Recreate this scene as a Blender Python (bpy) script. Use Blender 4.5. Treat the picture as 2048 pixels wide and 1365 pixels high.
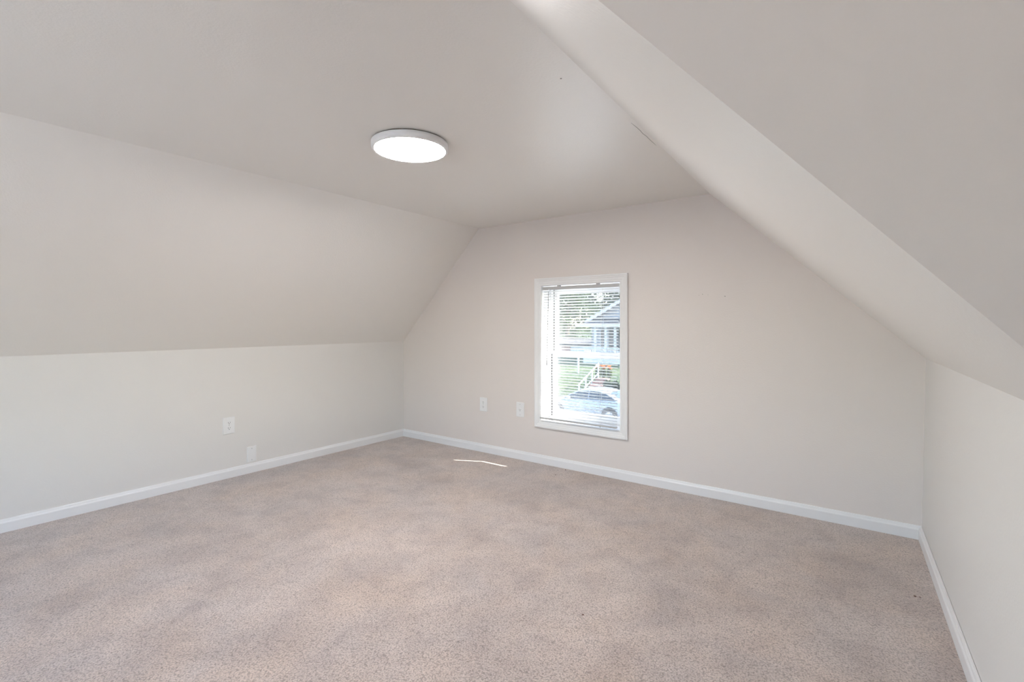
import bpy, bmesh, math, random
from mathutils import Vector, Matrix
from mathutils.geometry import tessellate_polygon

# ------------------------------------------------------------------ clear
for o in list(bpy.data.objects):
    bpy.data.objects.remove(o, do_unlink=True)
scene = bpy.context.scene
C = scene.collection
R = math.radians

# ------------------------------------------------------------------ camera
D = 3.3                       # camera to gable wall, metres
FPX = 974.6                   # focal length in pixels of a 2048 wide frame
TH = math.atan(712 / FPX)     # camera turned left of the room's long axis
EYE = 0.340 * D               # eye height above the carpet
HOR = 648.0                   # horizon row
cam_d = bpy.data.cameras.new('camera')
cam = bpy.data.objects.new('camera', cam_d)
C.objects.link(cam)
cam.location = (0, 0, EYE)
cam.rotation_euler = (R(90), 0, TH)
cam_d.sensor_width = 36.0
cam_d.lens = FPX / 2048 * 36.0
cam_d.shift_y = -(682.5 - HOR) / 2048
cam_d.clip_start = 0.02
cam_d.clip_end = 500
scene.camera = cam

# ------------------------------------------------------------------ world, sun, exposure
SUN_EL = R(36.6)
sun_dir = Vector((-0.889 * math.cos(SUN_EL), -0.458 * math.cos(SUN_EL), -math.sin(SUN_EL))).normalized()
world = bpy.data.worlds.new('sky')
scene.world = world
world.use_nodes = True
wn = world.node_tree
wn.nodes.clear()
sky = wn.nodes.new('ShaderNodeTexSky')
sky.sky_type = 'NISHITA'
sky.sun_disc = False
sky.sun_elevation = SUN_EL
sky.sun_rotation = math.atan2(-sun_dir.x, -sun_dir.y)
sky.air_density = 1.0
sky.dust_density = 1.5
bg = wn.nodes.new('ShaderNodeBackground')
bg.inputs['Strength'].default_value = 0.78
wo = wn.nodes.new('ShaderNodeOutputWorld')
wn.links.new(sky.outputs[0], bg.inputs['Color'])
wn.links.new(bg.outputs[0], wo.inputs['Surface'])

sun_d = bpy.data.lights.new('sun', 'SUN')
sun_d.energy = 13.5
sun_d.angle = R(0.53)
sun_d.color = (1.0, 0.95, 0.87)
sun = bpy.data.objects.new('sun', sun_d)
C.objects.link(sun)
sun.rotation_euler = sun_dir.to_track_quat('-Z', 'Y').to_euler()
sun.location = (20, 15, 15)

LAMP_STRENGTH = 35.0

vs = scene.view_settings
vs.view_transform = 'Standard'
vs.look = 'None'
vs.exposure = 1.6
vs.gamma = 1.0
vs.use_curve_mapping = False


# ------------------------------------------------------------------ helpers
def ray(px, py):
    """direction of a photo pixel in room axes (x right along gable wall, y to the gable wall)"""
    u = (px - 1024) / FPX
    v = (HOR - py) / FPX
    return Vector((u * math.cos(TH) - math.sin(TH), u * math.sin(TH) + math.cos(TH), v))


EYEV = Vector((0, 0, EYE))


def at_y(px, py, y):
    """point where a pixel's ray meets the vertical plane Y = y"""
    d = ray(px, py)
    return EYEV + d * (y / d.y)


def at_x(px, py, x):
    d = ray(px, py)
    return EYEV + d * (x / d.x)


def at_z(px, py, z):
    d = ray(px, py)
    return EYEV + d * ((z - EYE) / d.z)


def link(name, me, mat=None, parent=None, smooth=False):
    o = bpy.data.objects.new(name, me)
    C.objects.link(o)
    if mat is not None and len(me.materials) == 0:
        me.materials.append(mat)
    if parent is not None:
        o.parent = parent
    if smooth:
        for p in me.polygons:
            p.use_smooth = True
    return o


def from_data(name, verts, faces, mat=None, parent=None, smooth=False):
    me = bpy.data.meshes.new(name)
    me.from_pydata([tuple(v) for v in verts], [], faces)
    me.validate()
    me.update()
    return link(name, me, mat, parent, smooth)


def bm_obj(name, bm, mat=None, parent=None, smooth=False):
    bmesh.ops.recalc_face_normals(bm, faces=bm.faces[:])
    me = bpy.data.meshes.new(name)
    bm.to_mesh(me)
    bm.free()
    return link(name, me, mat, parent, smooth)


def add_box(bm, lo, hi, bevel=0.0, seg=1):
    r = bmesh.ops.create_cube(bm, size=1.0)
    vsx = r['verts']
    lo = Vector(lo)
    hi = Vector(hi)
    for v in vsx:
        v.co = Vector(((lo.x + hi.x) / 2 + v.co.x * (hi.x - lo.x),
                       (lo.y + hi.y) / 2 + v.co.y * (hi.y - lo.y),
                       (lo.z + hi.z) / 2 + v.co.z * (hi.z - lo.z)))
    if bevel > 0:
        es = list({e for v in vsx for e in v.link_edges})
        bmesh.ops.bevel(bm, geom=es, offset=bevel, segments=seg, affect='EDGES', profile=0.5)


def box(name, lo, hi, mat, parent=None, bevel=0.0, seg=1):
    bm = bmesh.new()
    add_box(bm, lo, hi, bevel, seg)
    return bm_obj(name, bm, mat, parent)


def add_tube(bm, p0, p1, r0, r1=None, n=10, cap=True):
    r1 = r0 if r1 is None else r1
    p0 = Vector(p0)
    p1 = Vector(p1)
    d = (p1 - p0)
    q = d.to_track_quat('Z', 'Y').to_matrix().to_4x4()
    m = Matrix.Translation((p0 + p1) / 2) @ q
    bmesh.ops.create_cone(bm, cap_ends=cap, segments=n, radius1=r0, radius2=r1, depth=d.length, matrix=m)


def tube(name, p0, p1, r0, mat, parent=None, r1=None, n=10):
    bm = bmesh.new()
    add_tube(bm, p0, p1, r0, r1, n)
    return bm_obj(name, bm, mat, parent, smooth=False)


def lathe(name, prof, mat, parent=None, n=64, smooth=True):
    """profile of (radius, z), turned about z; ends at radius 0 are closed"""
    verts, faces = [], []
    for (r, z) in prof:
        for k in range(n):
            a = 2 * math.pi * k / n
            verts.append((r * math.cos(a), r * math.sin(a), z))
    for i in range(len(prof) - 1):
        for k in range(n):
            k2 = (k + 1) % n
            faces.append((i * n + k, i * n + k2, (i + 1) * n + k2, (i + 1) * n + k))
    o_ = bmesh.new()
    bv = [o_.verts.new(v) for v in verts]
    for f in faces:
        try:
            o_.faces.new([bv[i] for i in f])
        except ValueError:
            pass
    bmesh.ops.remove_doubles(o_, verts=o_.verts[:], dist=1e-5)
    return bm_obj(name, o_, mat, parent, smooth)


def prism(name, outer, mat, normal, depth, holes=(), parent=None):
    """planar polygon (3D points) with holes, thickened by depth along -normal"""
    nrm = Vector(normal).normalized()
    loops = [[Vector(p) for p in outer]] + [[Vector(p) for p in h] for h in holes]
    tris = tessellate_polygon(loops)
    pts = [p for l in loops for p in l]
    n = len(pts)
    verts = pts + [p - nrm * depth for p in pts]
    faces = []
    for t in tris:
        a, b, c = t
        faces.append((a, b, c))
        faces.append((a + n, c + n, b + n))
    off = 0
    for l in loops:
        m = len(l)
        for i in range(m):
            j = (i + 1) % m
            faces.append((off + i, off + j, off + j + n, off + i + n))
        off += m
    bm = bmesh.new()
    bv = [bm.verts.new(v) for v in verts]
    for f in faces:
        try:
            bm.faces.new([bv[i] for i in f])
        except ValueError:
            pass
    return bm_obj(name, bm, mat, parent)


def empty(name, loc=(0, 0, 0), rot=(0, 0, 0), parent=None):
    o = bpy.data.objects.new(name, None)
    C.objects.link(o)
    o.location = loc
    o.rotation_euler = rot
    o.empty_display_size = 0.1
    if parent is not None:
        o.parent = parent
    return o


def tag(o, label, cat, group=None, kind=None):
    o['label'] = label
    o['category'] = cat
    if group:
        o['group'] = group
    if kind:
        o['kind'] = kind
    return o


def struct(o, label=None):
    o['kind'] = 'structure'
    if label:
        o['label'] = label
    return o


# ------------------------------------------------------------------ materials
def new_mat(name):
    m = bpy.data.materials.new(name)
    m.use_nodes = True
    nt = m.node_tree
    b = nt.nodes['Principled BSDF']
    return m, nt, b


def plain(name, col, rough=0.5, spec=0.5, metal=0.0):
    m, nt, b = new_mat(name)
    b.inputs['Base Color'].default_value = (*col, 1)
    b.inputs['Roughness'].default_value = rough
    b.inputs['Specular IOR Level'].default_value = spec
    b.inputs['Metallic'].default_value = metal
    return m


def obj_coords(nt, scale=None):
    tc = nt.nodes.new('ShaderNodeTexCoord')
    return tc.outputs['Object']


def noise(nt, vec, scale, detail=3.0, rough=0.5, dist=0.0):
    n = nt.nodes.new('ShaderNodeTexNoise')
    n.inputs['Scale'].default_value = scale
    n.inputs['Detail'].default_value = detail
    n.inputs['Roughness'].default_value = rough
    n.inputs['Distortion'].default_value = dist
    nt.links.new(vec, n.inputs['Vector'])
    return n


def ramp(nt, fac, stops):
    r = nt.nodes.new('ShaderNodeValToRGB')
    els = r.color_ramp.elements
    while len(els) > len(stops):
        els.remove(els[-1])
    while len(els) < len(stops):
        els.new(0.5)
    for e, (p, c) in zip(els, stops):
        e.position = p
        e.color = (*c, 1)
    nt.links.new(fac, r.inputs['Fac'])
    return r.outputs['Color']


def mix(nt, fac, a, b, mode='MIX'):
    n = nt.nodes.new('ShaderNodeMix')
    n.data_type = 'RGBA'
    n.blend_type = mode
    for sock, v in ((n.inputs['Factor'], fac), (n.inputs['A'], a), (n.inputs['B'], b)):
        if isinstance(v, (int, float)):
            sock.default_value = v
        elif isinstance(v, tuple):
            sock.default_value = (*v, 1)
        else:
            nt.links.new(v, sock)
    return n.outputs['Result']


def bump(nt, height, strength, distance):
    b = nt.nodes.new('ShaderNodeBump')
    b.inputs['Strength'].default_value = strength
    b.inputs['Distance'].default_value = distance
    nt.links.new(height, b.inputs['Height'])
    return b.outputs['Normal']


def paint_mat(name, col, rough, spec, peel=0.25):
    """rolled wall paint: almost even colour with fine orange peel"""
    m, nt, b = new_mat(name)
    v = obj_coords(nt)
    b.inputs['Base Color'].default_value = (*col, 1)
    b.inputs['Roughness'].default_value = rough
    b.inputs['Specular IOR Level'].default_value = spec
    n2 = noise(nt, v, 120.0, 1.0, 0.6)
    nt.links.new(bump(nt, n2.outputs['Fac'], peel, 0.002), b.inputs['Normal'])
    return m


WALL = (0.795, 0.775, 0.75)
M_wall = paint_mat('wall_paint', WALL, 0.5, 0.35)
M_wall_lit = paint_mat('wall_paint_lit', (0.89, 0.868, 0.832), 0.40, 1.0)  # same paint as the walls, lightened so the ceilings look better lit
M_wall_toned = paint_mat('wall_paint_toned', (0.80, 0.742, 0.708), 0.5, 0.35)  # same wall paint, with the pinkish tone of its light put into the colour
M_trim = plain('trim_paint', (0.87, 0.87, 0.875), 0.35, 0.45)
M_plate = plain('plate_plastic', (0.87, 0.87, 0.87), 0.3, 0.5)
M_slot = plain('slot_dark', (0.03, 0.03, 0.03), 0.6)
M_screw = plain('screw_paint', (0.62, 0.62, 0.61), 0.35)
M_vinyl = plain('window_vinyl', (0.92, 0.92, 0.92), 0.3, 0.5)
M_rubber = plain('weatherstrip', (0.04, 0.04, 0.045), 0.7)
M_speck = plain('speck_brown', (0.16, 0.09, 0.07), 0.9, 0.1)
M_dark = plain('dark_gap', (0.12, 0.075, 0.05), 0.8, 0.1)


def carpet_mat():
    m, nt, b = new_mat('carpet_pile')
    v = obj_coords(nt)
    big = noise(nt, v, 2.1, 2.0, 0.6, 0.4)
    mid = noise(nt, v, 7.0, 3.0, 0.65, 0.6)
    hue = noise(nt, v, 2.6, 2.0, 0.6, 0.3)
    c_a = ramp(nt, hue.outputs['Fac'], [(0.34, (0.585, 0.50, 0.462)), (0.50, (0.61, 0.508, 0.456)), (0.68, (0.63, 0.508, 0.436))])
    shade = ramp(nt, big.outputs['Fac'], [(0.33, (0.86, 0.855, 0.86)), (0.5, (1.0, 1.0, 1.0)), (0.68, (1.08, 1.08, 1.08))])
    c_b = mix(nt, 1.0, c_a, shade, 'MULTIPLY')
    shade2 = ramp(nt, mid.outputs['Fac'], [(0.34, (0.87, 0.86, 0.87)), (0.52, (1.0, 1.0, 1.0)), (0.7, (1.05, 1.05, 1.05))])
    c_c = mix(nt, 1.0, c_b, shade2, 'MULTIPLY')
    # tuft grain: cut pile yarn ends about 5 mm across with dark hollows between
    warp = noise(nt, v, 60.0, 0.0, 0.6)
    vadd = nt.nodes.new('ShaderNodeVectorMath')
    vadd.operation = 'MULTIPLY_ADD'
    nt.links.new(warp.outputs['Color'], vadd.inputs[0])
    vadd.inputs[1].default_value = (0.010, 0.010, 0.010)
    nt.links.new(v, vadd.inputs[2])
    vor = nt.nodes.new('ShaderNodeTexVoronoi')
    vor.inputs['Scale'].default_value = 170.0
    nt.links.new(vadd.outputs[0], vor.inputs['Vector'])
    grain = ramp(nt, vor.outputs['Distance'], [(0.0, (1.10, 1.10, 1.10)), (0.45, (1.0, 1.0, 1.0)), (0.80, (0.38, 0.35, 0.33))])
    c_d = mix(nt, 0.62, c_c, grain, 'MULTIPLY')
    fine = noise(nt, v, 165.0, 2.0, 0.7)
    fgr = ramp(nt, fine.outputs['Fac'], [(0.32, (0.48, 0.46, 0.45)), (0.48, (1.0, 1.0, 1.0)), (0.70, (1.2, 1.2, 1.2))])
    c_e = mix(nt, 0.72, c_d, fgr, 'MULTIPLY')
    nt.links.new(c_e, b.inputs['Base Color'])
    b.inputs['Roughness'].default_value = 0.95
    b.inputs['Specular IOR Level'].default_value = 0.1
    b.inputs['Sheen Weight'].default_value = 0.55
    b.inputs['Sheen Roughness'].default_value = 0.5
    nt.links.new(bump(nt, fine.outputs['Fac'], 0.8, 0.006), b.inputs['Normal'])
    return m


M_carpet = carpet_mat()


def glass_mat(name, tint=(1, 1, 1), refl=0.06):
    m = bpy.data.materials.new(name)
    m.use_nodes = True
    nt = m.node_tree
    nt.nodes.clear()
    t = nt.nodes.new('ShaderNodeBsdfTransparent')
    t.inputs['Color'].default_value = (*tint, 1)
    g = nt.nodes.new('ShaderNodeBsdfGlossy')
    g.inputs['Roughness'].default_value = 0.02
    fc = nt.nodes.new('ShaderNodeLayerWeight')
    fc.inputs['Blend'].default_value = 0.5
    pw = nt.nodes.new('ShaderNodeMath')
    pw.operation = 'POWER'
    nt.links.new(fc.outputs['Facing'], pw.inputs[0])
    pw.inputs[1].default_value = 5.0
    lw = nt.nodes.new('ShaderNodeMath')
    lw.operation = 'MULTIPLY_ADD'
    nt.links.new(pw.outputs[0], lw.inputs[0])
    lw.inputs[1].default_value = 0.5
    lw.inputs[2].default_value = refl * 0.5
    mx = nt.nodes.new('ShaderNodeMixShader')
    out = nt.nodes.new('ShaderNodeOutputMaterial')
    nt.links.new(lw.outputs[0], mx.inputs[0])
    nt.links.new(t.outputs[0], mx.inputs[1])
    nt.links.new(g.outputs[0], mx.inputs[2])
    nt.links.new(mx.outputs[0], out.inputs['Surface'])
    return m


def screen_mat():
    m = bpy.data.materials.new('dimming_mesh')
    m.use_nodes = True
    nt = m.node_tree
    nt.nodes.clear()
    t = nt.nodes.new('ShaderNodeBsdfTransparent')
    d = nt.nodes.new('ShaderNodeBsdfDiffuse')
    d.inputs['Color'].default_value = (0.22, 0.22, 0.23, 1)
    mx = nt.nodes.new('ShaderNodeMixShader')
    mx.inputs[0].default_value = 0.32
    out = nt.nodes.new('ShaderNodeOutputMaterial')
    nt.links.new(t.outputs[0], mx.inputs[1])
    nt.links.new(d.outputs[0], mx.inputs[2])
    nt.links.new(mx.outputs[0], out.inputs['Surface'])
    return m


M_screen = screen_mat()
M_glass = glass_mat('window_glass', (0.95, 0.97, 0.97))


def slat_mat():
    m, nt, b = new_mat('blind_vinyl')
    b.inputs['Base Color'].default_value = (0.74, 0.74, 0.74, 1)
    b.inputs['Roughness'].default_value = 0.4
    tr = nt.nodes.new('ShaderNodeBsdfTranslucent')
    tr.inputs['Color'].default_value = (0.92, 0.92, 0.92, 1)
    mx = nt.nodes.new('ShaderNodeMixShader')
    mx.inputs[0].default_value = 0.10
    out = nt.nodes['Material Output']
    nt.links.new(b.outputs[0], mx.inputs[1])
    nt.links.new(tr.outputs[0], mx.inputs[2])
    nt.links.new(mx.outputs[0], out.inputs['Surface'])
    return m


M_slat = slat_mat()
M_rail = plain('blind_rail', (0.55, 0.55, 0.55), 0.4)
M_cord = plain('blind_cord', (0.85, 0.85, 0.84), 0.8)
M_wand = plain('wand_acrylic', (0.24, 0.24, 0.25), 0.15, 0.6)

# ------------------------------------------------------------------ room shell
ZC = EYE + 0.2545 * D          # flat ceiling
ZK = EYE - 0.0535 * D          # top of left knee wall
ZKR = EYE - 0.0549 * D
XL = -1.139 * D                # left knee wall
XCL = -0.841 * D               # ceiling / left slope crease
XCR = -0.250 * D               # ceiling / right slope crease at the gable wall
XR0, XR1 = 0.0681 * D, 0.0734 * D   # right knee wall at the gable, bottom and top
SK = 0.0328                    # right side runs slightly off square
YR = -0.55 * D                 # rear wall behind the camera
XW = 2.3                       # end of the cross wing on the right

# right slope plane through the gable line and the skewed long direction
p1 = Vector((XR1, D, ZKR))
p2 = Vector((XCR, D, ZC))
rdir = Vector((-SK, 1, 0))
pn = (p2 - p1).cross(rdir).normalized()
if pn.z > 0:
    pn = -pn


def hit(px, py, p, n):
    d = ray(px, py)
    return EYEV + d * ((p - EYEV).dot(n) / d.dot(n))


e0 = hit(1196, 0, p1, pn)
e1 = hit(2048, 697, p1, pn)
ed = e1 - e0
V1 = e0 + ed * ((ZC - e0.z) / ed.z)       # where slope, wing slope and ceiling meet
V0 = e0 + ed * ((ZKR - e0.z) / ed.z)      # where slope, wing slope and knee walls meet
lean = XR1 - XR0
V0f = Vector((V0.x - lean, V0.y, 0))

T = 0.16
# window opening
WX0, WX1 = -0.659 * D + 0.057, -0.4188 * D - 0.057
WZ0, WZ1 = EYE - 0.2516 * D + 0.057, EYE + 0.110 * D - 0.057

o = prism('floor', [(XL, YR, 0), (XL, D, 0), (XR0, D, 0), tuple(V0f), (XW, V0f.y, 0), (XW, YR, 0)],
          M_carpet, (0, 0, 1), 0.12)
struct(o, 'pinkish beige cut pile carpet floor')
WT = 0.21
o = prism('wall_back', [(XL, D, 0), (XR0, D, 0), (XR1, D, ZKR), (XCR, D, ZC), (XCL, D, ZC), (XL, D, ZK)],
          M_wall_toned, (0, -1, 0), WT,
          holes=[[(WX0, D, WZ0), (WX1, D, WZ0), (WX1, D, WZ1), (WX0, D, WZ1)]])
struct(o, 'greige gable wall with the window')
o = prism('wall_left', [(XL, YR, 0), (XL, D, 0), (XL, D, ZK), (XL, YR, ZK)], M_wall, (1, 0, 0), T)
struct(o, 'low greige knee wall on the left')
n_l = Vector((ZC - ZK, 0, -(XCL - XL)))
o = prism('ceiling_left', [(XL, YR, ZK), (XL, D, ZK), (XCL, D, ZC), (XCL, YR, ZC)], M_wall_lit, n_l, T)
struct(o, 'sloped greige ceiling over the left knee wall')
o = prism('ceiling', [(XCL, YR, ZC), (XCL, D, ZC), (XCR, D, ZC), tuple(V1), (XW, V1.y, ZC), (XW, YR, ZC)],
          M_wall_lit, (0, 0, -1), T)
struct(o, 'flat greige ceiling')
ceiling = o
o = prism('ceiling_right', [tuple(p1), tuple(p2), tuple(V1), tuple(V0)], M_wall_lit, pn, 0.10)
struct(o, 'sloped strip of ceiling above the right knee wall')
n_w = Vector((1, 0, 0)).cross(V1 - V0)
if n_w.z > 0:
    n_w = -n_w
o = prism('ceiling_wing', [tuple(V0), tuple(V1), (XW, V1.y, ZC), (XW, V0.y, ZKR)], M_wall_toned, n_w, 0.10)
struct(o, 'sloped ceiling of the cross wing at upper right')
n_r = (V0f - Vector((XR0, D, 0))).cross(Vector((lean, 0, ZKR)))
if n_r.x > 0:
    n_r = -n_r
o = prism('wall_right', [(XR0, D, 0), (XR1, D, ZKR), tuple(V0), tuple(V0f)], M_wall, n_r, 0.08)
struct(o, 'low greige knee wall on the right')
o = prism('wall_wing', [tuple(V0f), tuple(V0), (XW, V0.y, ZKR), (XW, V0f.y, 0)], M_wall, (0, -1, 0), 0.08)
struct(o, 'knee wall of the cross wing')
EWY = -0.75                    # centre of the unseen end window, added for fill daylight
o = prism('wall_end', [(XW, V0.y, 0), (XW, V0.y, ZKR), (XW, V1.y, ZC), (XW, YR, ZC), (XW, YR, 0)], M_wall, (-1, 0, 0), WT,
          holes=[[(XW, EWY - 0.43, 0.5), (XW, EWY + 0.43, 0.5), (XW, EWY + 0.43, 1.65), (XW, EWY - 0.43, 1.65)]])
struct(o, 'end wall of the cross wing')
# rear wall with an unseen bare window added for fill daylight
RW = (-2.55, -1.05, 0.45, 1.7)
o = prism('wall_rear', [(XL, YR, 0), (XW, YR, 0), (XW, YR, ZC), (XCL, YR, ZC), (XL, YR, ZK)], M_wall, (0, 1, 0), T,
          holes=[[(RW[0], YR, RW[2]), (RW[1], YR, RW[2]), (RW[1], YR, RW[3]), (RW[0], YR, RW[3])]])
struct(o, 'rear wall behind the camera')

# ------------------------------------------------------------------ baseboards
BASE = [(0.0, 0.0), (0.014, 0.0), (0.014, 0.050), (0.0125, 0.054), (0.010, 0.058), (0.008, 0.066), (0.006, 0.0701), (0.0, 0.0701)]


def baseboard(name, a, b, inward, ka, kb, label):
    a = Vector((a[0], a[1], 0))
    b = Vector((b[0], b[1], 0))
    d = (b - a).normalized()
    w = Vector((inward[0], inward[1], 0)).normalized()
    verts = []
    for (t, z) in BASE:
        verts.append(a + d * (ka * t) + w * t + Vector((0, 0, z)))
    for (t, z) in BASE:
        verts.append(b - d * (kb * t) + w * t + Vector((0, 0, z)))
    n = len(BASE)
    faces = [(i, (i + 1) % n, (i + 1) % n + n, i + n) for i in range(n)]
    faces.append(tuple(range(n)))
    faces.append(tuple(range(n, 2 * n)))
    bm = bmesh.new()
    bv = [bm.verts.new(v) for v in verts]
    for f in faces:
        bm.faces.new([bv[i] for i in f])
    o = bm_obj(name, bm, M_trim)
    struct(o, label)
    return o


baseboard('baseboard_left', (XL, YR), (XL, D), (1, 0), 1, 1, 'white baseboard along the left knee wall')
baseboard('baseboard_back', (XL, D), (XR0, D), (0, -1), 1, 1, 'white baseboard along the gable wall under the window')
baseboard('baseboard_right', (XR0, D), (V0f.x, V0f.y), (-1, -SK), 1, -1, 'white baseboard along the right knee wall')
baseboard('baseboard_wing', (V0f.x, V0f.y), (XW, V0f.y), (0, -1), -1, 1, 'white baseboard along the wing knee wall')
baseboard('baseboard_rear', (XL, YR), (XW, YR), (0, 1), 1, 1, 'white baseboard along the rear wall')
baseboard('baseboard_end', (XW, YR), (XW, V0f.y), (-1, 0), 1, 1, 'white baseboard on the wing end wall')

# ------------------------------------------------------------------ window
CAS = [(-0.004, 0.0), (-0.004, 0.009), (0.004, 0.012), (0.010, 0.0105), (0.014, 0.0125), (0.030, 0.0145), (0.036, 0.0175),
       (0.042, 0.0175), (0.046, 0.020), (0.055, 0.020), (0.057, 0.018), (0.057, 0.0)]


def casing_side(side, parent, x0, x1, z0, z1, yw, sgn):
    """one mitred piece of moulding; sgn -1 = stands out towards -y"""
    verts = []
    for (w, t) in CAS:
        y = yw + sgn * t
        if side == 'top':
            e = [(x0 - w, y, z1 + w), (x1 + w, y, z1 + w)]
        elif side == 'bottom':
            e = [(x0 - w, y, z0 - w), (x1 + w, y, z0 - w)]
        elif side == 'left':
            e = [(x0 - w, y, z0 - w), (x0 - w, y, z1 + w)]
        else:
            e = [(x1 + w, y, z0 - w), (x1 + w, y, z1 + w)]
        verts += e
    n = len(CAS)
    bm = bmesh.new()
    bv = [bm.verts.new(v) for v in verts]
    for i in range(n):
        j = (i + 1) % n
        bm.faces.new([bv[2 * i], bv[2 * i + 1], bv[2 * j + 1], bv[2 * j]])
    bm.faces.new([bv[2 * i] for i in range(n)])
    bm.faces.new([bv[2 * i + 1] for i in range(n)])
    return bm_obj('casing', bm, M_trim, parent)


def frame_ring(name, x0, x1, z0, z1, w, y0, y1, mat, parent, wb=None, wt=None, wl=None, wr=None):
    """rectangular sash frame with given member widths"""
    wb = w if wb is None else wb
    wt = w if wt is None else wt
    wl = w if wl is None else wl
    wr = w if wr is None else wr
    outer = [(x0, y0, z0), (x1, y0, z0), (x1, y0, z1), (x0, y0, z1)]
    inner = [(x0 + wl, y0, z0 + wb), (x1 - wr, y0, z0 + wb), (x1 - wr, y0, z1 - wt), (x0 + wl, y0, z1 - wt)]
    return prism(name, outer, mat, (0, -1, 0), y1 - y0, holes=[inner], parent=parent)


def make_window(name, label, x0, x1, z0, z1, yw, s):
    """double hung window in a wall whose room face is y = yw; s = +1 when outside is +y"""
    root = empty(name, ((x0 + x1) / 2, yw, z0))
    struct(root, label)
    inv = Matrix.Translation(-root.location)
    before = set(bpy.data.objects)
    for side in ('top', 'bottom', 'left', 'right'):
        casing_side(side, root, x0, x1, z0, z1, yw, -s)
    Y = lambda a, b: (min(yw + s * a, yw + s * b), max(yw + s * a, yw + s * b))
    # jamb lining, four boards
    ya, yb = Y(-0.002, 0.205 if s > 0 else 0.155)
    e = 0.006
    box('jamb', (x0 - e, ya, z0 - e), (x0 + 0.004, yb, z1 + e), M_trim, root)
    box('jamb', (x1 - 0.004, ya, z0 - e), (x1 + e, yb, z1 + e), M_trim, root)
    box('head_jamb', (x0 + 0.004, ya, z1 - 0.004), (x1 - 0.004, yb, z1 + e), M_trim, root)
    box('sill', (x0 + 0.004, ya, z0 - e), (x1 - 0.004, yb, z0 + 0.006), M_trim, root)
    k = 1.0 if s > 0 else 0.72
    xi0, xi1, zi0, zi1 = x0 + 0.005, x1 - 0.005, z0 + 0.007, z1 - 0.005
    zm = (zi0 + zi1) / 2 - 0.012
    # vinyl track frame with dark weatherstrip grooves
    y0_, y1_ = Y(0.118 * k, 0.198 * k)
    frame_ring('track_frame', xi0, xi1, zi0, zi1, 0.016, y0_, y1_, M_vinyl, root)
    ys0, ys1 = Y(0.114 * k, 0.120 * k)
    for xx in (xi0 + 0.0165, xi1 - 0.0215):
        box('weatherstrip', (xx, ys0 + 0.003, zi0 + 0.016), (xx + 0.005, ys1 + 0.003, zm - 0.004), M_rubber, root)
    # lower sash to the room side, upper sash behind it
    yl0, yl1 = Y(0.124 * k, 0.152 * k)
    low = frame_ring('lower_sash', xi0 + 0.022, xi1 - 0.022, zi0 + 0.017, zm + 0.020, 0.032, yl0, yl1, M_vinyl, root, wb=0.045, wt=0.042)
    ym = (yl0 + yl1) / 2
    box('pane', (xi0 + 0.052, ym - 0.002, zi0 + 0.060), (xi1 - 0.052, ym + 0.002, zm - 0.020), M_glass, low)
    yu0, yu1 = Y(0.158 * k, 0.186 * k)
    up = frame_ring('upper_sash', xi0 + 0.017, xi1 - 0.017, zm - 0.018, zi1 - 0.017, 0.032, yu0, yu1, M_vinyl, root, wb=0.040, wt=0.036)
    for xx in (xi0 + 0.0165, xi1 - 0.0215):
        box('weatherstrip', (xx, yu0 - 0.004, zm + 0.02), (xx + 0.005, yu0 - 0.001, zi1 - 0.017), M_rubber, root)
    ym = (yu0 + yu1) / 2
    box('pane', (xi0 + 0.047, ym - 0.002, zm + 0.020), (xi1 - 0.047, ym + 0.002, zi1 - 0.051), M_glass, up)
    if s > 0:
        sc0, sc1 = Y(0.1935, 0.1945)
        box('dimming_screen', (xi0 + 0.016, sc0, zi0 + 0.016), (xi1 - 0.016, sc1, zi1 - 0.016), M_screen, root)  # sheet added to dim the daylight and the view outside
    # sash lock on the meeting rail
    yk0, yk1 = Y(0.128 * k, 0.150 * k)
    box('sash_lock', ((x0 + x1) / 2 - 0.025, yk0, zm + 0.020), ((x0 + x1) / 2 + 0.025, yk1, zm + 0.032), M_vinyl, root, 0.003)
    # everything was laid out in world axes: bring parts under the root
    for ob in set(bpy.data.objects) - before:
        if ob.parent is root:
            ob.matrix_parent_inverse = inv
    return root


make_window('window_1', 'white double hung window with moulded casing in the gable wall', WX0, WX1, WZ0, WZ1, D, 1)
make_window('fill_window_rear', 'added white double hung window behind the camera, letting in fill daylight', RW[0], RW[1], RW[2], RW[3], YR, -1)  # unseen window, added so daylight fills the room from behind
w3 = make_window('fill_window_end', 'added unseen white double hung window in the wing end wall, for fill daylight', -0.43, 0.43, 0.5, 1.65, 0.0, 1)  # unseen window, added for its sun patch and soft fill
w3.location = (XW, EWY, 0.5)
w3.rotation_euler = (0, 0, R(-90))

# ------------------------------------------------------------------ mini blind inside the window reveal
BX0, BX1 = WX0 + 0.011, WX1 - 0.018
BY = D + 0.016
HANG = -0.047                  # the bottom hangs forward of the head by this much
blind = empty('mini_blind', ((BX0 + BX1) / 2, BY, WZ1))
tag(blind, 'white horizontal mini blind hanging inside the gable window, slats open', 'blind')
bl = blind.location.copy()


def L(p):
    return tuple(Vector(p) - bl)


hz1 = WZ1 - 0.012
hz0 = hz1 - 0.025
bm = bmesh.new()
add_box(bm, L((BX0, BY - 0.013, hz0)), L((BX1, BY + 0.013, hz1)), 0.002)
hr = bm_obj('headrail', bm, M_rail, blind)
for fx in (0.22, 0.74):
    xx = BX0 + (BX1 - BX0) * fx
    box('mounting_bracket', L((xx - 0.011, BY - 0.012, hz1 - 0.001)), L((xx + 0.011, BY + 0.012, WZ1 - 0.004)), M_rail, hr)
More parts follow.
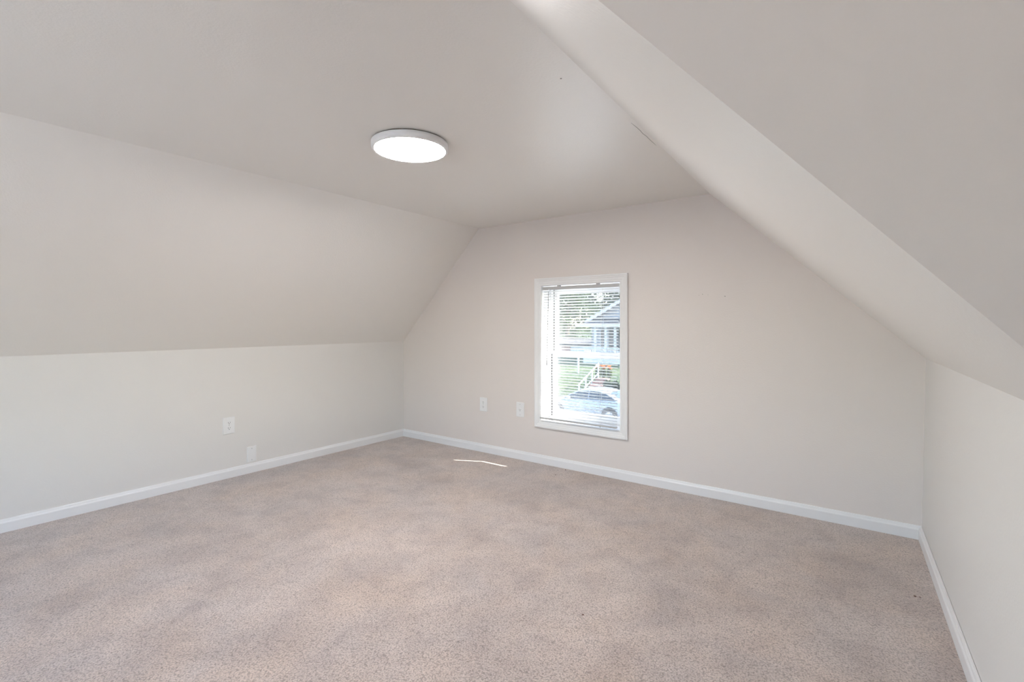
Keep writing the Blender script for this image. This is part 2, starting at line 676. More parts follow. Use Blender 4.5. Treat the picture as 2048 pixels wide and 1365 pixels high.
# slats: cambered strips 25 mm deep, room edge a little higher
TILT = R(20)
PITCH = 0.0213
SW = 0.025
nseg = 4
prof = []
for i in range(nseg + 1):
    f = i / nseg - 0.5
    a = f * SW
    h = 0.0028 * (1 - (2 * f) ** 2)
    yy = a * math.cos(TILT) + h * math.sin(TILT)
    zz = -a * math.sin(TILT) + h * math.cos(TILT)
    prof.append((yy, zz))
sv, sf = [], []
th = 0.0004
hx = (BX1 - BX0) / 2 - 0.002
for (yy, zz) in prof:
    sv += [(-hx, yy, zz), (hx, yy, zz)]
for (yy, zz) in prof:
    sv += [(-hx, yy, zz - th), (hx, yy, zz - th)]
n2 = 2 * (nseg + 1)
for i in range(nseg):
    a = 2 * i
    sf.append((a, a + 1, a + 3, a + 2))
    sf.append((a + n2, a + 2 + n2, a + 3 + n2, a + 1 + n2))
sf.append((0, n2, n2 + 1, 1))
sf.append((2 * nseg, 2 * nseg + 1, 2 * nseg + 1 + n2, 2 * nseg + n2))
slat_me = bpy.data.meshes.new('slat')
slat_me.from_pydata(sv, [], sf)
slat_me.materials.append(M_slat)
for p in slat_me.polygons:
    p.use_smooth = True
br_top = WZ0 + 0.033
ZH = hz0 - br_top


def hang(z):
    return HANG * (hz0 - z) / ZH


zz = hz0 - 0.014
ns = 0
random.seed(3)
while zz > br_top + 0.006:
    s_ = bpy.data.objects.new('slat', slat_me)
    C.objects.link(s_)
    s_.parent = blind
    s_.location = (0, hang(zz), zz - bl.z)
    s_.rotation_euler = (random.uniform(-0.03, 0.03), random.uniform(-0.0012, 0.0012), 0)
    zz -= PITCH
    ns += 1
# bottom rail
bm = bmesh.new()
add_box(bm, L((BX0 - 0.001, BY + HANG - 0.0125, br_top - 0.014)), L((BX1, BY + HANG + 0.0125, br_top)), 0.003, 2)
brl = bm_obj('bottom_rail', bm, M_rail, blind)
for fx in (0.165, 0.80):
    xx = BX0 + (BX1 - BX0) * fx
    bm = bmesh.new()
    add_tube(bm, L((xx, BY + HANG, br_top - 0.019)), L((xx, BY + HANG, br_top - 0.013)), 0.005, 0.006, 12)
    bm_obj('rail_button', bm, M_rail, brl)
    for dy in (-0.0135, 0.0135):
        bm = bmesh.new()
        add_tube(bm, L((xx, BY + HANG + dy, br_top)), L((xx, BY + dy, hz0)), 0.0007, n=5)
        bm_obj('ladder_cord', bm, M_cord, blind)
    bm = bmesh.new()
    add_tube(bm, L((xx + 0.006, BY + HANG, br_top)), L((xx + 0.006, BY, hz0)), 0.0006, n=5)
    bm_obj('lift_cord', bm, M_cord, blind)
# tilt wand and its hook
wx = at_y(1097, 600, BY - 0.02).x
wz = at_y(1096, 731, BY - 0.02).z
bm = bmesh.new()
add_tube(bm, L((wx, BY + hang(wz) - 0.019, wz)), L((wx, BY - 0.019, hz0 - 0.012)), 0.0026, n=6)
wand = bm_obj('tilt_wand', bm, M_wand, blind)
bm = bmesh.new()
add_tube(bm, L((wx, BY - 0.021, hz0 - 0.014)), L((wx, BY - 0.013, hz0 + 0.006)), 0.002, n=6)
bm_obj('wand_hook', bm, M_cord, wand)

# ------------------------------------------------------------------ ceiling light
LR = 0.176
m_em, nt, b = new_mat('lamp_diffuser')
b.inputs['Base Color'].default_value = (0.9, 0.9, 0.88, 1)
b.inputs['Emission Color'].default_value = (1.0, 0.97, 0.94, 1)
b.inputs['Emission Strength'].default_value = LAMP_STRENGTH


def ceiling_light(x, y, label):
    lamp = empty('ceiling_light', (x, y, ZC))
    tag(lamp, label, 'ceiling light')
    lathe('base_plate', [(0, 0), (LR - 0.010, 0), (LR - 0.010, -0.006), (0, -0.006)], M_dark, lamp)
    lathe('rim', [(LR - 0.03, -0.005), (LR - 0.003, -0.005), (LR, -0.008), (LR, -0.026), (LR - 0.002, -0.032), (LR - 0.007, -0.0365),
                  (LR - 0.012, -0.0375), (LR - 0.0145, -0.036), (LR - 0.0145, -0.03), (LR - 0.03, -0.03)], M_trim, lamp, 96)
    lathe('diffuser', [(0, -0.0385), (LR * 0.5, -0.0382), (LR * 0.8, -0.0375), (LR - 0.0145, -0.0355), (LR - 0.0145, -0.0335), (0, -0.0335)],
          m_em, lamp, 96)
    return lamp


lp = at_z(820.5, 301.5, ZC - 0.036)
ceiling_light(lp.x, lp.y, 'round white flush ceiling light, switched on, in front of the gable window')

# ------------------------------------------------------------------ wall plates
def disc_face(bm, cx, cz, y, r, h, n=20, flat=0.0):
    """short cylinder standing out to -y; flat > 0 trims top and bottom (receptacle face)"""
    ring0, ring1 = [], []
    for k in range(n):
        a = 2 * math.pi * k / n
        x = r * math.cos(a)
        z = r * math.sin(a)
        if flat:
            z = max(-flat, min(flat, z))
        ring0.append(bm.verts.new((cx + x, y, cz + z)))
        ring1.append(bm.verts.new((cx + x, y - h, cz + z)))
    bm.faces.new(ring1)
    for k in range(n):
        j = (k + 1) % n
        bm.faces.new([ring0[k], ring0[j], ring1[j], ring1[k]])


def receptacle(parent, cz, scale=1.0):
    bm = bmesh.new()
    disc_face(bm, 0, cz, -0.0055, 0.0172 * scale, 0.0022, 24, 0.0143 * scale)
    r = bm_obj('receptacle', bm, M_plate, parent)
    y = -0.0077
    for (x, z, w, h) in ((-0.0063, 0.003, 0.0022, 0.0085), (0.0063, 0.003, 0.0022, 0.007)):
        box('slot', (x - w / 2, y - 0.0003, cz + z - h / 2), (x + w / 2, y + 0.001, cz + z + h / 2), M_slot, r)
    bm = bmesh.new()
    disc_face(bm, 0, cz - 0.0075, y + 0.0005, 0.0027, 0.0008, 12)
    bm_obj('ground_hole', bm, M_slot, r)
    return r


def plate(name, label, loc, rotz, w, h, kind, group=None):
    """local frame: -y faces the room, x along the wall"""
    root = empty(name, loc, (0, 0, rotz))
    tag(root, label, 'wall plate' if kind == 'blank' else 'outlet', group)
    bm = bmesh.new()
    add_box(bm, (-w / 2, -0.006, -h / 2), (w / 2, 0, h / 2))
    es = [e for e in bm.edges if all(v.co.y < -0.003 for v in e.verts)]
    bmesh.ops.bevel(bm, geom=es, offset=0.003, segments=2, affect='EDGES', profile=0.6)
    bm_obj('cover_plate', bm, M_plate, root)
    screws = []
    if kind == 'duplex':
        receptacle(root, 0.0195)
        receptacle(root, -0.0195)
        screws = [0.0]
    elif kind == 'single':
        receptacle(root, -0.002, 1.05)
        screws = [h * 0.36, -h * 0.36]
    else:
        screws = [h * 0.37, -h * 0.37]
    for z in screws:
        bm = bmesh.new()
        disc_face(bm, 0, z, -0.0055, 0.0032, 0.0014, 14)
        sc = bm_obj('screw', bm, M_screw, root)
        box('screw_slot', (-0.0026, -0.0071, z - 0.0004), (0.0026, -0.0065, z + 0.0004), M_slot, sc)
    return root


q = at_x(457.5, 851.5, XL)
plate('wall_outlet', 'white duplex outlet with oversized plate on the left knee wall', (XL, q.y, q.z), R(90), 0.080, 0.122, 'duplex', 'wall outlets')
q = at_x(503, 908.5, XL)
plate('blank_wall_plate', 'blank white cover plate just above the left baseboard', (XL, q.y, q.z), R(90), 0.068, 0.116, 'blank')
q = at_y(967.5, 809.3, D)
plate('wall_outlet', 'white duplex outlet on the gable wall nearest the left corner', (q.x, D, q.z), 0, 0.081, 0.120, 'duplex', 'wall outlets')
q = at_y(1041, 819.7, D)
plate('wall_outlet', 'white single outlet on the gable wall close beside the window', (q.x, D, q.z), 0, 0.078, 0.120, 'single', 'wall outlets')

# ------------------------------------------------------------------ small marks on the plaster
ck = [at_z(px, py, ZC - 0.0006) for px, py in ((1262, 246), (1272, 254), (1281, 262), (1286, 268), (1292, 272), (1301, 281), (1312, 291))]
cv, cf = [], []
for i, p in enumerate(ck):
    w = 0.0008 if 0 < i < len(ck) - 1 else 0.0002
    cv += [p + Vector((-w, 0, 0)), p + Vector((w, 0, 0)), p + Vector((w, 0, 0.002)), p + Vector((-w, 0, 0.002))]
for i in range(len(ck) - 1):
    a = 4 * i
    for k in range(4):
        cf.append((a + k, a + (k + 1) % 4, a + 4 + (k + 1) % 4, a + 4 + k))
M_crack = plain('crack_dark', (0.30, 0.28, 0.26), 0.9, 0.1)
from_data('plaster_crack', cv, cf, M_crack, ceiling)
wb = bpy.data.objects['wall_back']
for (px, py, r) in ((1405, 589, 0.0022), (1450, 593, 0.003), (1416, 590, 0.0015), (1398, 591, 0.0014)):
    q = at_y(px, py, D)
    bm = bmesh.new()
    disc_face(bm, q.x, q.z, D + 0.0005, r, 0.0011, 9)
    bm_obj('nail_hole', bm, M_crack, wb)
q = at_z(1122, 157, ZC)
bm = bmesh.new()
add_tube(bm, (q.x, q.y, ZC - 0.0012), (q.x, q.y, ZC + 0.001), 0.003, n=9)
bm_obj('nail_hole', bm, M_crack, ceiling)

# dark specks lying on the carpet
floor_o = bpy.data.objects['floor']
for (px, py, r) in ((1830, 1194, 0.006), (1840, 1196, 0.004), (1131, 941, 0.006), (1111, 951, 0.005), (1206, 949, 0.005), (1166, 1231, 0.005)):
    q = at_z(px, py, 0.0)
    bm = bmesh.new()
    bmesh.ops.create_icosphere(bm, subdivisions=1, radius=r, matrix=Matrix.Translation((q.x, q.y, 0.0015)) @ Matrix.Diagonal((1.0, 0.7, 0.35, 1.0)))
    bm_obj('carpet_speck', bm, M_speck, floor_o)

# ------------------------------------------------------------------ outside the window: street, lawn, house, car
ZS = EYE - 4.42                # street level
ZT = EYE - 3.42                # terrace level across the street


def grass_mat():
    m, nt, b = new_mat('lawn_grass')
    v = obj_coords(nt)
    n1 = noise(nt, v, 0.5, 4.0, 0.6)
    n2 = noise(nt, v, 14.0, 4.0, 0.7)
    c1 = ramp(nt, n1.outputs['Fac'], [(0.35, (0.03, 0.055, 0.014)), (0.55, (0.055, 0.085, 0.024)), (0.72, (0.105, 0.12, 0.04))])
    c2 = ramp(nt, n2.outputs['Fac'], [(0.3, (0.55, 0.55, 0.55)), (0.6, (1.1, 1.1, 1.1))])
    nt.links.new(mix(nt, 1.0, c1, c2, 'MULTIPLY'), b.inputs['Base Color'])
    b.inputs['Roughness'].default_value = 0.9
    nt.links.new(bump(nt, n2.outputs['Fac'], 0.9, 0.08), b.inputs['Normal'])
    return m


def rough_mat(name, c0, c1, scale, rough=0.9, bmp=0.01):
    m, nt, b = new_mat(name)
    v = obj_coords(nt)
    n1 = noise(nt, v, scale, 5.0, 0.65)
    nt.links.new(ramp(nt, n1.outputs['Fac'], [(0.3, c0), (0.7, c1)]), b.inputs['Base Color'])
    b.inputs['Roughness'].default_value = rough
    nt.links.new(bump(nt, n1.outputs['Fac'], 0.5, bmp), b.inputs['Normal'])
    return m


M_grass = grass_mat()
M_asphalt = rough_mat('asphalt', (0.075, 0.075, 0.082), (0.11, 0.11, 0.12), 12)
M_concrete = rough_mat('concrete', (0.48, 0.47, 0.45), (0.62, 0.61, 0.58), 5)
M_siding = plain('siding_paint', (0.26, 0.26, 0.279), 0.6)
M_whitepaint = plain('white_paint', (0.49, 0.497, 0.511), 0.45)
M_roof = rough_mat('roof_shingle', (0.055, 0.05, 0.048), (0.10, 0.09, 0.085), 9)
M_brick = rough_mat('step_brick', (0.21, 0.105, 0.0825), (0.3, 0.18, 0.15), 6)
M_houseglass = plain('house_glass', (0.02, 0.025, 0.03), 0.05, 0.6)
M_bark = rough_mat('bark', (0.10, 0.075, 0.055), (0.20, 0.16, 0.12), 10)
M_door = plain('door_dark', (0.06, 0.055, 0.06), 0.5)


def leaf_mat(name, c0, c1):
    m, nt, b = new_mat(name)
    oi = nt.nodes.new('ShaderNodeNewGeometry')
    nt.links.new(ramp(nt, oi.outputs['Random Per Island'], [(0.0, c0), (1.0, c1)]), b.inputs['Base Color'])
    b.inputs['Roughness'].default_value = 0.6
    tr = nt.nodes.new('ShaderNodeBsdfTranslucent')
    tr.inputs['Color'].default_value = (*[min(1, x * 1.5) for x in c1], 1)
    mx = nt.nodes.new('ShaderNodeMixShader')
    mx.inputs[0].default_value = 0.4
    out = nt.nodes['Material Output']
    nt.links.new(b.outputs[0], mx.inputs[1])
    nt.links.new(tr.outputs[0], mx.inputs[2])
    nt.links.new(mx.outputs[0], out.inputs['Surface'])
    return m


M_leaf_a = leaf_mat('leaf_mid', (0.0165, 0.0358, 0.0099), (0.0495, 0.0825, 0.022))
M_leaf_b = leaf_mat('leaf_dark', (0.006, 0.0175, 0.007), (0.02, 0.0425, 0.014))
M_leaf_c = leaf_mat('leaf_light', (0.042, 0.072, 0.018), (0.096, 0.126, 0.036))
M_petal = plain('orange_petal', (0.85, 0.22, 0.04), 0.5)


def strip_ground(name, prof, x0, x1, mat, label, depth=0.5):
    """ground extruded along x from a list of (y, z)"""
    verts, faces = [], []
    for (y, z) in prof:
        verts += [(x0, y, z), (x1, y, z), (x1, y, z - depth), (x0, y, z - depth)]
    for i in range(len(prof) - 1):
        a = 4 * i
        for k in range(4):
            faces.append((a + k, a + (k + 1) % 4, a + 4 + (k + 1) % 4, a + 4 + k))
    n = 4 * (len(prof) - 1)
    faces += [(0, 1, 2, 3), (n, n + 1, n + 2, n + 3)]
    bm = bmesh.new()
    bv = [bm.verts.new(v) for v in verts]
    for f in faces:
        bm.faces.new([bv[i] for i in f])
    o = bm_obj(name, bm, mat)
    struct(o, label)
    return o


strip_ground('ground', [(-60, ZS), (15.0, ZS)], -90, 90, M_concrete, 'unseen ground around the house below, made pale concrete to bounce daylight up')  # pale surface added as a bounce that lights the ceilings from below
strip_ground('street', [(15.0, ZS - 0.02), (24.3, ZS - 0.02)], -90, 90, M_asphalt, 'grey asphalt street')
strip_ground('sidewalk', [(24.3, ZS + 0.10), (25.0, ZS + 0.10)], -90, 90, M_concrete, 'concrete sidewalk across the street')
strip_ground('lawn', [(25.0, ZS + 0.08), (26.2, ZS + 0.52), (27.4, ZT - 0.02), (32.0, ZT + 0.15), (40, ZT + 0.4), (160, ZT + 1.5)],
             -90, 90, M_grass, 'rising green lawn across the street')

# front steps with a white handrail
XS = -13.5
steps = empty('front_steps', (XS, 25.0, ZS))
tag(steps, 'brick front steps climbing the lawn with one white handrail', 'steps')
for i in range(6):
    box('step', (0.05, i * 0.40, 0.06), (0.85, (i + 1) * 0.40 + 0.04, 0.10 + 0.167 * (i + 1)), M_brick, steps, 0.01)
rail = tube('handrail', (0, -0.05, 0.86), (0, 2.6, 1.96), 0.042, M_whitepaint, steps, n=8)
tube('lower_rail', (0, -0.05, 0.30), (0, 2.6, 1.38), 0.028, M_whitepaint, steps, n=8)
for i in range(4):
    f = i / 3
    box('rail_post', (-0.035, 0.0 + 2.5 * f, 0.0 + 0.95 * f), (0.035, 0.07 + 2.5 * f, 0.90 + 1.06 * f), M_whitepaint, steps)

# house across the street
YH = 37.5
HX0, HX1 = -19.0, -9.8
house = empty('house', ((HX0 + HX1) / 2, YH, ZT))
tag(house, 'pale one storey house with a white trimmed gable across the street', 'house')
hl = house.location.copy()


def H(x, y, z):
    return Vector((x, y, z)) - hl


zeave = EYE + 0.28
HXm = (HX0 + HX1) / 2
pit = 0.547
zap = zeave + (HXm - HX0) * pit
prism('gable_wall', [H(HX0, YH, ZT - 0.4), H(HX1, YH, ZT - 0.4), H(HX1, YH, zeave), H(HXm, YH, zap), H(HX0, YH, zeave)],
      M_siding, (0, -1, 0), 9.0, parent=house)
# lap siding boards on the gable front
zz = zeave - 0.0
k = 0
while zz < zap - 0.35:
    hw = (zap - zz - 0.2) / pit
    box('siding_board', H(HXm - hw, YH - 0.03, zz), H(HXm + hw, YH + 0.0, zz + 0.17), M_siding, house)
    zz += 0.19
for sgn in (-1, 1):
    xe = HXm + sgn * (HXm - HX0 + 0.35)
    ze = zap - (HXm - HX0 + 0.35) * pit
    nr = Vector((sgn * pit, 0, 1)).normalized()
    prism('roof_slope', [H(HXm, YH - 0.5, zap + 0.20), H(xe, YH - 0.5, ze + 0.20), H(xe, YH + 9.3, ze + 0.20), H(HXm, YH + 9.3, zap + 0.20)],
          M_roof, nr, 0.16, parent=house)
    prism('rake_board', [H(HXm, YH - 0.54, zap + 0.20), H(xe, YH - 0.54, ze + 0.20), H(xe, YH - 0.54, ze - 0.10), H(HXm, YH - 0.54, zap - 0.10)],
          M_whitepaint, (0, -1, 0), 0.05, parent=house)
# porch
PY = 35.4
PX0, PX1 = -18.75, -10.2
box('porch_floor', H(PX0, PY + 0.1, ZT - 0.3), H(PX1, YH, ZT + 0.62), M_concrete, house)
prism('porch_roof', [H(PX0 - 0.2, PY - 0.2, EYE + 0.0), H(PX1 + 0.2, PY - 0.2, EYE + 0.0), H(PX1 + 0.2, YH, EYE + 0.42), H(PX0 + 0.45, YH, EYE + 0.42)],
      M_roof, Vector((0, -0.2, 1)), 0.08, parent=house)
box('porch_beam', H(PX0 - 0.2, PY - 0.22, EYE - 0.27), H(PX1 + 0.2, PY - 0.05, EYE + 0.01), M_whitepaint, house)
for px in (1190, 1210.8, 1229.5, 1262):
    q = at_y(px, 660, PY)
    box('porch_post', H(q.x - 0.09, PY - 0.0, ZT + 0.62), H(q.x + 0.09, PY + 0.18, EYE - 0.27), M_whitepaint, house, 0.01)
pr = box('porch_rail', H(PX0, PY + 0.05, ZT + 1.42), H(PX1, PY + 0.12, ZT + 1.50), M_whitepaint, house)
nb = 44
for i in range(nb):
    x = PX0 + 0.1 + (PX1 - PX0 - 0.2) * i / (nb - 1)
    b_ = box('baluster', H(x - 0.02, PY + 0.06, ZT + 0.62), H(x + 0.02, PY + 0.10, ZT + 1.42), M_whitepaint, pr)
for (px0, px1) in ((1202, 1209), (1218, 1240)):
    a = at_y(px0, 660, YH).x
    b_ = at_y(px1, 660, YH).x
    wd = box('house_window', H(a - 0.08, YH - 0.05, ZT + 1.1), H(b_ + 0.08, YH + 0.01, EYE - 0.42), M_whitepaint, house)
    box('pane', H(a, YH - 0.07, ZT + 1.18), H(b_, YH - 0.045, EYE - 0.5), M_houseglass, wd)
box('chimney', H(-13.2, YH + 4, zap - 0.8), H(-12.5, YH + 4.7, zap + 0.9), M_brick, house)

# low white wall and garage left of the house, in the sun
gar = empty('garage', (-25.5, 41.0, ZT))
tag(gar, 'low white garage left of the pale house, mostly hidden by trees', 'garage')
box('garage_wall', (-3.6, 0, -0.4), (4.4, 4, 1.45), M_whitepaint, gar)
gd = box('garage_door', (-2.8, -0.06, 0.1), (0.2, 0.0, 1.3), M_siding, gar)
for i in range(3):
    box('door_panel', (-2.7, -0.09, 0.16 + i * 0.38), (0.1, -0.055, 0.48 + i * 0.38), M_whitepaint, gd)
box('side_door', (1.5, -0.06, 0.1), (2.5, 0.0, 1.3), M_brick, gar)
prism('garage_roof', [(-3.9, -0.4, 1.5), (4.7, -0.4, 1.5), (4.7, 4.3, 1.85), (-3.9, 4.3, 1.85)], M_roof, (0, -0.15, 1), 0.14, parent=gar)


# ------------------------------------------------------------------ foliage
def foliage_mesh(name, blobs, n, size, rnd):
    """leaf quads scattered over the outsides of several blobs (centre, radii)"""
    verts, faces = [], []
    wsum = [b[1][0] * b[1][2] for b in blobs]
    for i in range(n):
        (c, rr) = rnd.choices(blobs, wsum)[0]
        z = rnd.uniform(-1, 1)
        a = rnd.uniform(0, 2 * math.pi)
        s = math.sqrt(1 - z * z)
        k = rnd.uniform(0.55, 1.05)
        p = Vector((c[0] + rr[0] * k * s * math.cos(a), c[1] + rr[1] * k * s * math.sin(a), c[2] + rr[2] * k * z))
        t = Vector((rnd.gauss(0, 1), rnd.gauss(0, 1), rnd.gauss(0, 0.6))).normalized()
        u = t.cross(Vector((rnd.gauss(0, 1), rnd.gauss(0, 1), rnd.gauss(0, 1)))).normalized()
        l = size * rnd.uniform(0.6, 1.3)
        w = l * 0.32
        b0 = len(verts)
        verts += [p - t * l / 2, p + u * w, p + t * l / 2, p - u * w]
        faces.append((b0, b0 + 1, b0 + 2, b0 + 3))
    me = bpy.data.meshes.new(name)
    me.from_pydata([tuple(v) for v in verts], [], faces)
    return me


def tree(name, label, x, y, z, h, r, mat, seed, leaf=0.34, n=4200):
    rnd = random.Random(seed)
    root = empty(name, (x, y, z))
    tag(root, label, 'tree', 'trees behind the houses')
    bm = bmesh.new()
    add_tube(bm, (0, 0, -0.3), (0, 0, h * 0.5), h * 0.028, h * 0.017, 9)
    tr = bm_obj('trunk', bm, M_bark, root, True)
    blobs = [((0, 0, h * 0.64), (r * 0.8, r * 0.8, h * 0.34))]
    for i in range(7):
        a = i * 2.4 + rnd.uniform(-0.3, 0.3)
        zc = h * (0.14 + 0.1 * i + rnd.uniform(-0.03, 0.03))
        d = r * rnd.uniform(0.45, 0.75)
        c = (d * math.cos(a), d * math.sin(a), zc)
        rr = r * rnd.uniform(0.38, 0.55)
        blobs.append((c, (rr, rr, rr * 0.85)))
        bm = bmesh.new()
        add_tube(bm, (0, 0, h * rnd.uniform(0.22, 0.42)), c, h * 0.011, h * 0.004, 6)
        bm_obj('branch', bm, M_bark, tr, True)
    me = foliage_mesh('crown', blobs, n, leaf, rnd)
    link('crown', me, mat, root)
    return root


tree('broadleaf_tree', 'mid green tree left of the house gable, just behind the garage', -28.5, 50.0, ZT + 0.4, 10.5, 3.2, M_leaf_a, 1)
tree('broadleaf_tree', 'tall dark tree between the garage and the pale house', -24.3, 59.5, ZT + 0.6, 12.0, 3.4, M_leaf_b, 2)
tree('broadleaf_tree', 'dark tree at the far left behind the garage', -35.2, 59.0, ZT + 0.6, 11.0, 3.4, M_leaf_b, 3)
tree('broadleaf_tree', 'light green tree rising behind the house roof ridge', -15.4, 60.5, ZT + 0.6, 11.0, 3.0, M_leaf_c, 4)
tree('broadleaf_tree', 'mid green tree behind the right side of the house roof', -7.0, 60.0, ZT + 0.6, 10.0, 3.0, M_leaf_a, 5)
tree('broadleaf_tree', 'broad dark tree farthest back, beyond the other trees', -34.0, 71.0, ZT + 0.7, 13.0, 4.6, M_leaf_b, 6, 0.45)


def shrub(name, label, x, y, z, r, h, mat, seed, group=None, flowers=0, cat='shrub'):
    rnd = random.Random(seed)
    root = empty(name, (x, y, z))
    tag(root, label, cat, group)
    bm = bmesh.new()
    for i in range(4):
        a = i * 1.6
        add_tube(bm, (0, 0, -0.1), (r * 0.4 * math.cos(a), r * 0.4 * math.sin(a), h * 0.6), 0.018, 0.008, 5)
    bm_obj('stems', bm, M_bark, root)
    me = foliage_mesh('foliage', [((0, 0, h * 0.5), (r, r, h * 0.52))], 520, 0.13, rnd)
    link('foliage', me, mat, root)
    for i in range(flowers):
        a = rnd.uniform(0, 6.28)
        d = r * rnd.uniform(0.1, 0.9)
        p = Vector((d * math.cos(a), d * math.sin(a), h * rnd.uniform(0.85, 1.15)))
        bm = bmesh.new()
        for k in range(6):
            b = k * math.pi / 3
            c = bm.verts.new(p)
            e1 = bm.verts.new(p + Vector((0.09 * math.cos(b - 0.35), 0.09 * math.sin(b - 0.35), 0.07)))
            e2 = bm.verts.new(p + Vector((0.15 * math.cos(b), 0.15 * math.sin(b), 0.09)))
            e3 = bm.verts.new(p + Vector((0.09 * math.cos(b + 0.35), 0.09 * math.sin(b + 0.35), 0.07)))
            bm.faces.new([c, e1, e2, e3])
        bm_obj('flower', bm, M_petal, root)
    return root


fl = [(1196, 'leftmost orange flowering lily clump at the top of the lawn bank'),
      (1207, 'middle orange flowering lily clump at the top of the lawn bank'),
      (1219, 'rightmost orange flowering lily clump at the top of the lawn bank')]
for i, (px, lab) in enumerate(fl):
    q = at_y(px, 740, 28.2)
    shrub('lily_clump', lab, q.x, 28.2, ZT + 0.02, 0.15, 0.62, M_leaf_c, 20 + i, 'orange lilies on the bank', 7, 'flowers')
sb = [(1207, 'dark low shrub right beside the brick steps'),
      (1223, 'dark low shrub second from the brick steps'),
      (1239, 'dark low shrub farthest right of the brick steps')]
for i, (px, lab) in enumerate(sb):
    q = at_y(px, 765, 26.3)
    shrub('bank_shrub', lab, q.x + 0.25, 26.3, ZS + 0.50, 0.23, 0.62, M_leaf_b, 30 + i, 'dark shrubs on the bank')
q = at_y(1156.5, 735, 29.5)
post = box('yard_post', (q.x - 0.05, 29.45, ZT + 0.0), (q.x + 0.05, 29.55, ZT + 1.55), M_whitepaint, None, 0.01)
tag(post, 'slim pale post standing in the lawn left of the steps', 'post')

# ------------------------------------------------------------------ parked car
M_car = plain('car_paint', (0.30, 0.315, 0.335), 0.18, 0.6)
M_carglass = plain('car_glass', (0.02, 0.025, 0.03), 0.04, 0.7)
M_tyre = plain('tyre', (0.02, 0.02, 0.02), 0.8)
M_rim = plain('wheel_rim', (0.55, 0.56, 0.58), 0.3, 0.5, 0.8)
M_taillight = plain('tail_light', (0.5, 0.03, 0.03), 0.2)
M_headlight = plain('head_light', (0.7, 0.72, 0.75), 0.1)
fx = at_y(1114, 820, 20.0).x
rx = at_y(1218.5, 820, 20.0).x
cx = (fx + rx) / 2
wb2 = (rx - fx) / 2
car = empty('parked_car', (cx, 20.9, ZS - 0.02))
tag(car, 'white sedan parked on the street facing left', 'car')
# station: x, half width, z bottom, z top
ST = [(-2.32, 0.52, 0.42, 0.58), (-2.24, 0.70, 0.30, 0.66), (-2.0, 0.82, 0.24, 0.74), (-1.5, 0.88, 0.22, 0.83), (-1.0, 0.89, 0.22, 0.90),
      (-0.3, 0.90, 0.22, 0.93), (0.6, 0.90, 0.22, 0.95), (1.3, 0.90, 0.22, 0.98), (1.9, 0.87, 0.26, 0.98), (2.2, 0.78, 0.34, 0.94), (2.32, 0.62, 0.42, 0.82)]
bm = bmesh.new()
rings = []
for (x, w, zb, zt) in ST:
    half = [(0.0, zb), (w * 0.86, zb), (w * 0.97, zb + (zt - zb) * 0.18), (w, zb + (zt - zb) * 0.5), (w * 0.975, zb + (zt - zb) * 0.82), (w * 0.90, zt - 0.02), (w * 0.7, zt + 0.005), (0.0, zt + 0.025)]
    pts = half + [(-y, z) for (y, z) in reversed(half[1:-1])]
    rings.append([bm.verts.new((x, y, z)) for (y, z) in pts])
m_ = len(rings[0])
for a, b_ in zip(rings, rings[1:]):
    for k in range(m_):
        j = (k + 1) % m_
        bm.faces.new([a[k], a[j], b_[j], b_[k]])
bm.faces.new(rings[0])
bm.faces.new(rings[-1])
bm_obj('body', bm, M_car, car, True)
CABP = [(-1.15, 0.88), (-0.75, 1.12), (-0.30, 1.33), (0.05, 1.40), (0.45, 1.42), (0.85, 1.40), (1.25, 1.30), (1.6, 1.14), (1.95, 0.96)]


def cab_y(z):
    return 0.84 - (z - 0.9) * 0.42


bm = bmesh.new()
top = []
for (x, z) in CABP:
    y = cab_y(z)
    top.append([bm.verts.new((x, -cab_y(0.88), 0.86)), bm.verts.new((x, -y, z - 0.02)), bm.verts.new((x, -y * 0.86, z + 0.012)), bm.verts.new((x, 0, z + 0.03)),
                bm.verts.new((x, y * 0.86, z + 0.012)), bm.verts.new((x, y, z - 0.02)), bm.verts.new((x, cab_y(0.88), 0.86))])
for a, b_ in zip(top, top[1:]):
    for k in range(6):
        bm.faces.new([a[k], a[k + 1], b_[k + 1], b_[k]])
bm_obj('cabin', bm, M_car, car, True)


def side_glass(sgn, pts):
    verts = [(x, sgn * (cab_y(z) + 0.006), z) for (x, z) in pts]
    n = len(verts)
    v2 = [(x, y - sgn * 0.02, z) for (x, y, z) in verts]
    bm = bmesh.new()
    a = [bm.verts.new(v) for v in verts]
    b = [bm.verts.new(v) for v in v2]
    bm.faces.new(a)
    bm.faces.new(b)
    for i in range(n):
        j = (i + 1) % n
        bm.faces.new([a[i], a[j], b[j], b[i]])
    bm_obj('side_window', bm, M_carglass, car)


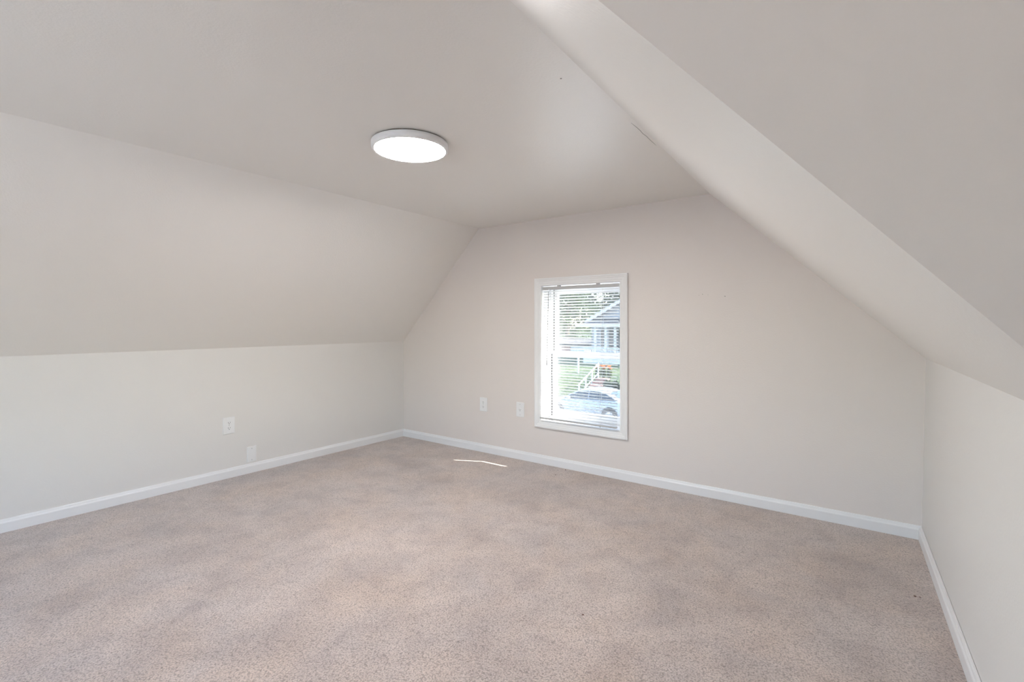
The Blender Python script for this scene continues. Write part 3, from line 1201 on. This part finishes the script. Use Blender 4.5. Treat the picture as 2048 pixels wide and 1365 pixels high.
for sgn in (-1, 1):
    side_glass(sgn, [(-0.98, 0.95), (-0.65, 1.13), (-0.25, 1.29), (0.22, 1.345), (0.22, 0.97)])
    side_glass(sgn, [(0.28, 0.97), (0.28, 1.35), (0.80, 1.33), (1.15, 1.24), (1.52, 1.08), (1.60, 1.01)])
for (i0, i1, nm) in ((0, 2, 'windshield'), (6, 8, 'rear_window')):
    bm = bmesh.new()
    rows = []
    for i in range(i0, i1 + 1):
        (x, z) = CABP[i]
        f = 0.80
        e = 0.02 if i in (i0, i1) else 0
        y = cab_y(z)
        rows.append([bm.verts.new((x, -y * f, z + 0.024)), bm.verts.new((x, 0, z + 0.038)), bm.verts.new((x, y * f, z + 0.024))])
    for a, b_ in zip(rows, rows[1:]):
        for k in range(2):
            bm.faces.new([a[k], a[k + 1], b_[k + 1], b_[k]])
    bm_obj(nm, bm, M_carglass, car)
for sx in (-wb2, wb2):
    for sgn in (-1, 1):
        bm = bmesh.new()
        add_tube(bm, (sx, sgn * 0.80, 0.35), (sx, sgn * 0.905, 0.35), 0.385, n=28)
        bm_obj('wheel_arch', bm, M_tyre, car)
        bm = bmesh.new()
        add_tube(bm, (sx, sgn * 0.70, 0.32), (sx, sgn * 0.915, 0.32), 0.32, n=28)
        wh = bm_obj('wheel', bm, M_tyre, car)
        bm = bmesh.new()
        add_tube(bm, (sx, sgn * 0.90, 0.32), (sx, sgn * 0.922, 0.32), 0.20, n=24)
        for k in range(5):
            a = k * 2 * math.pi / 5
            add_tube(bm, (sx, sgn * 0.92, 0.32), (sx + 0.19 * math.cos(a), sgn * 0.93, 0.32 + 0.19 * math.sin(a)), 0.022, n=6)
        bm_obj('rim', bm, M_rim, wh)
for sgn in (-1, 1):
    box('head_light', (-2.26, sgn * 0.60 - 0.13, 0.54), (-2.08, sgn * 0.60 + 0.13, 0.66), M_headlight, car, 0.02)
    box('tail_light', (2.14, sgn * 0.62 - 0.13, 0.72), (2.30, sgn * 0.62 + 0.13, 0.86), M_taillight, car, 0.02)
    box('door_handle', (-0.02, sgn * 0.895 - 0.015, 0.80), (0.16, sgn * 0.895 + 0.015, 0.825), M_car, car)
    box('side_mirror', (-0.78, sgn * 0.96 - 0.09, 0.95), (-0.62, sgn * 0.96 + 0.09, 1.07), M_car, car, 0.03)
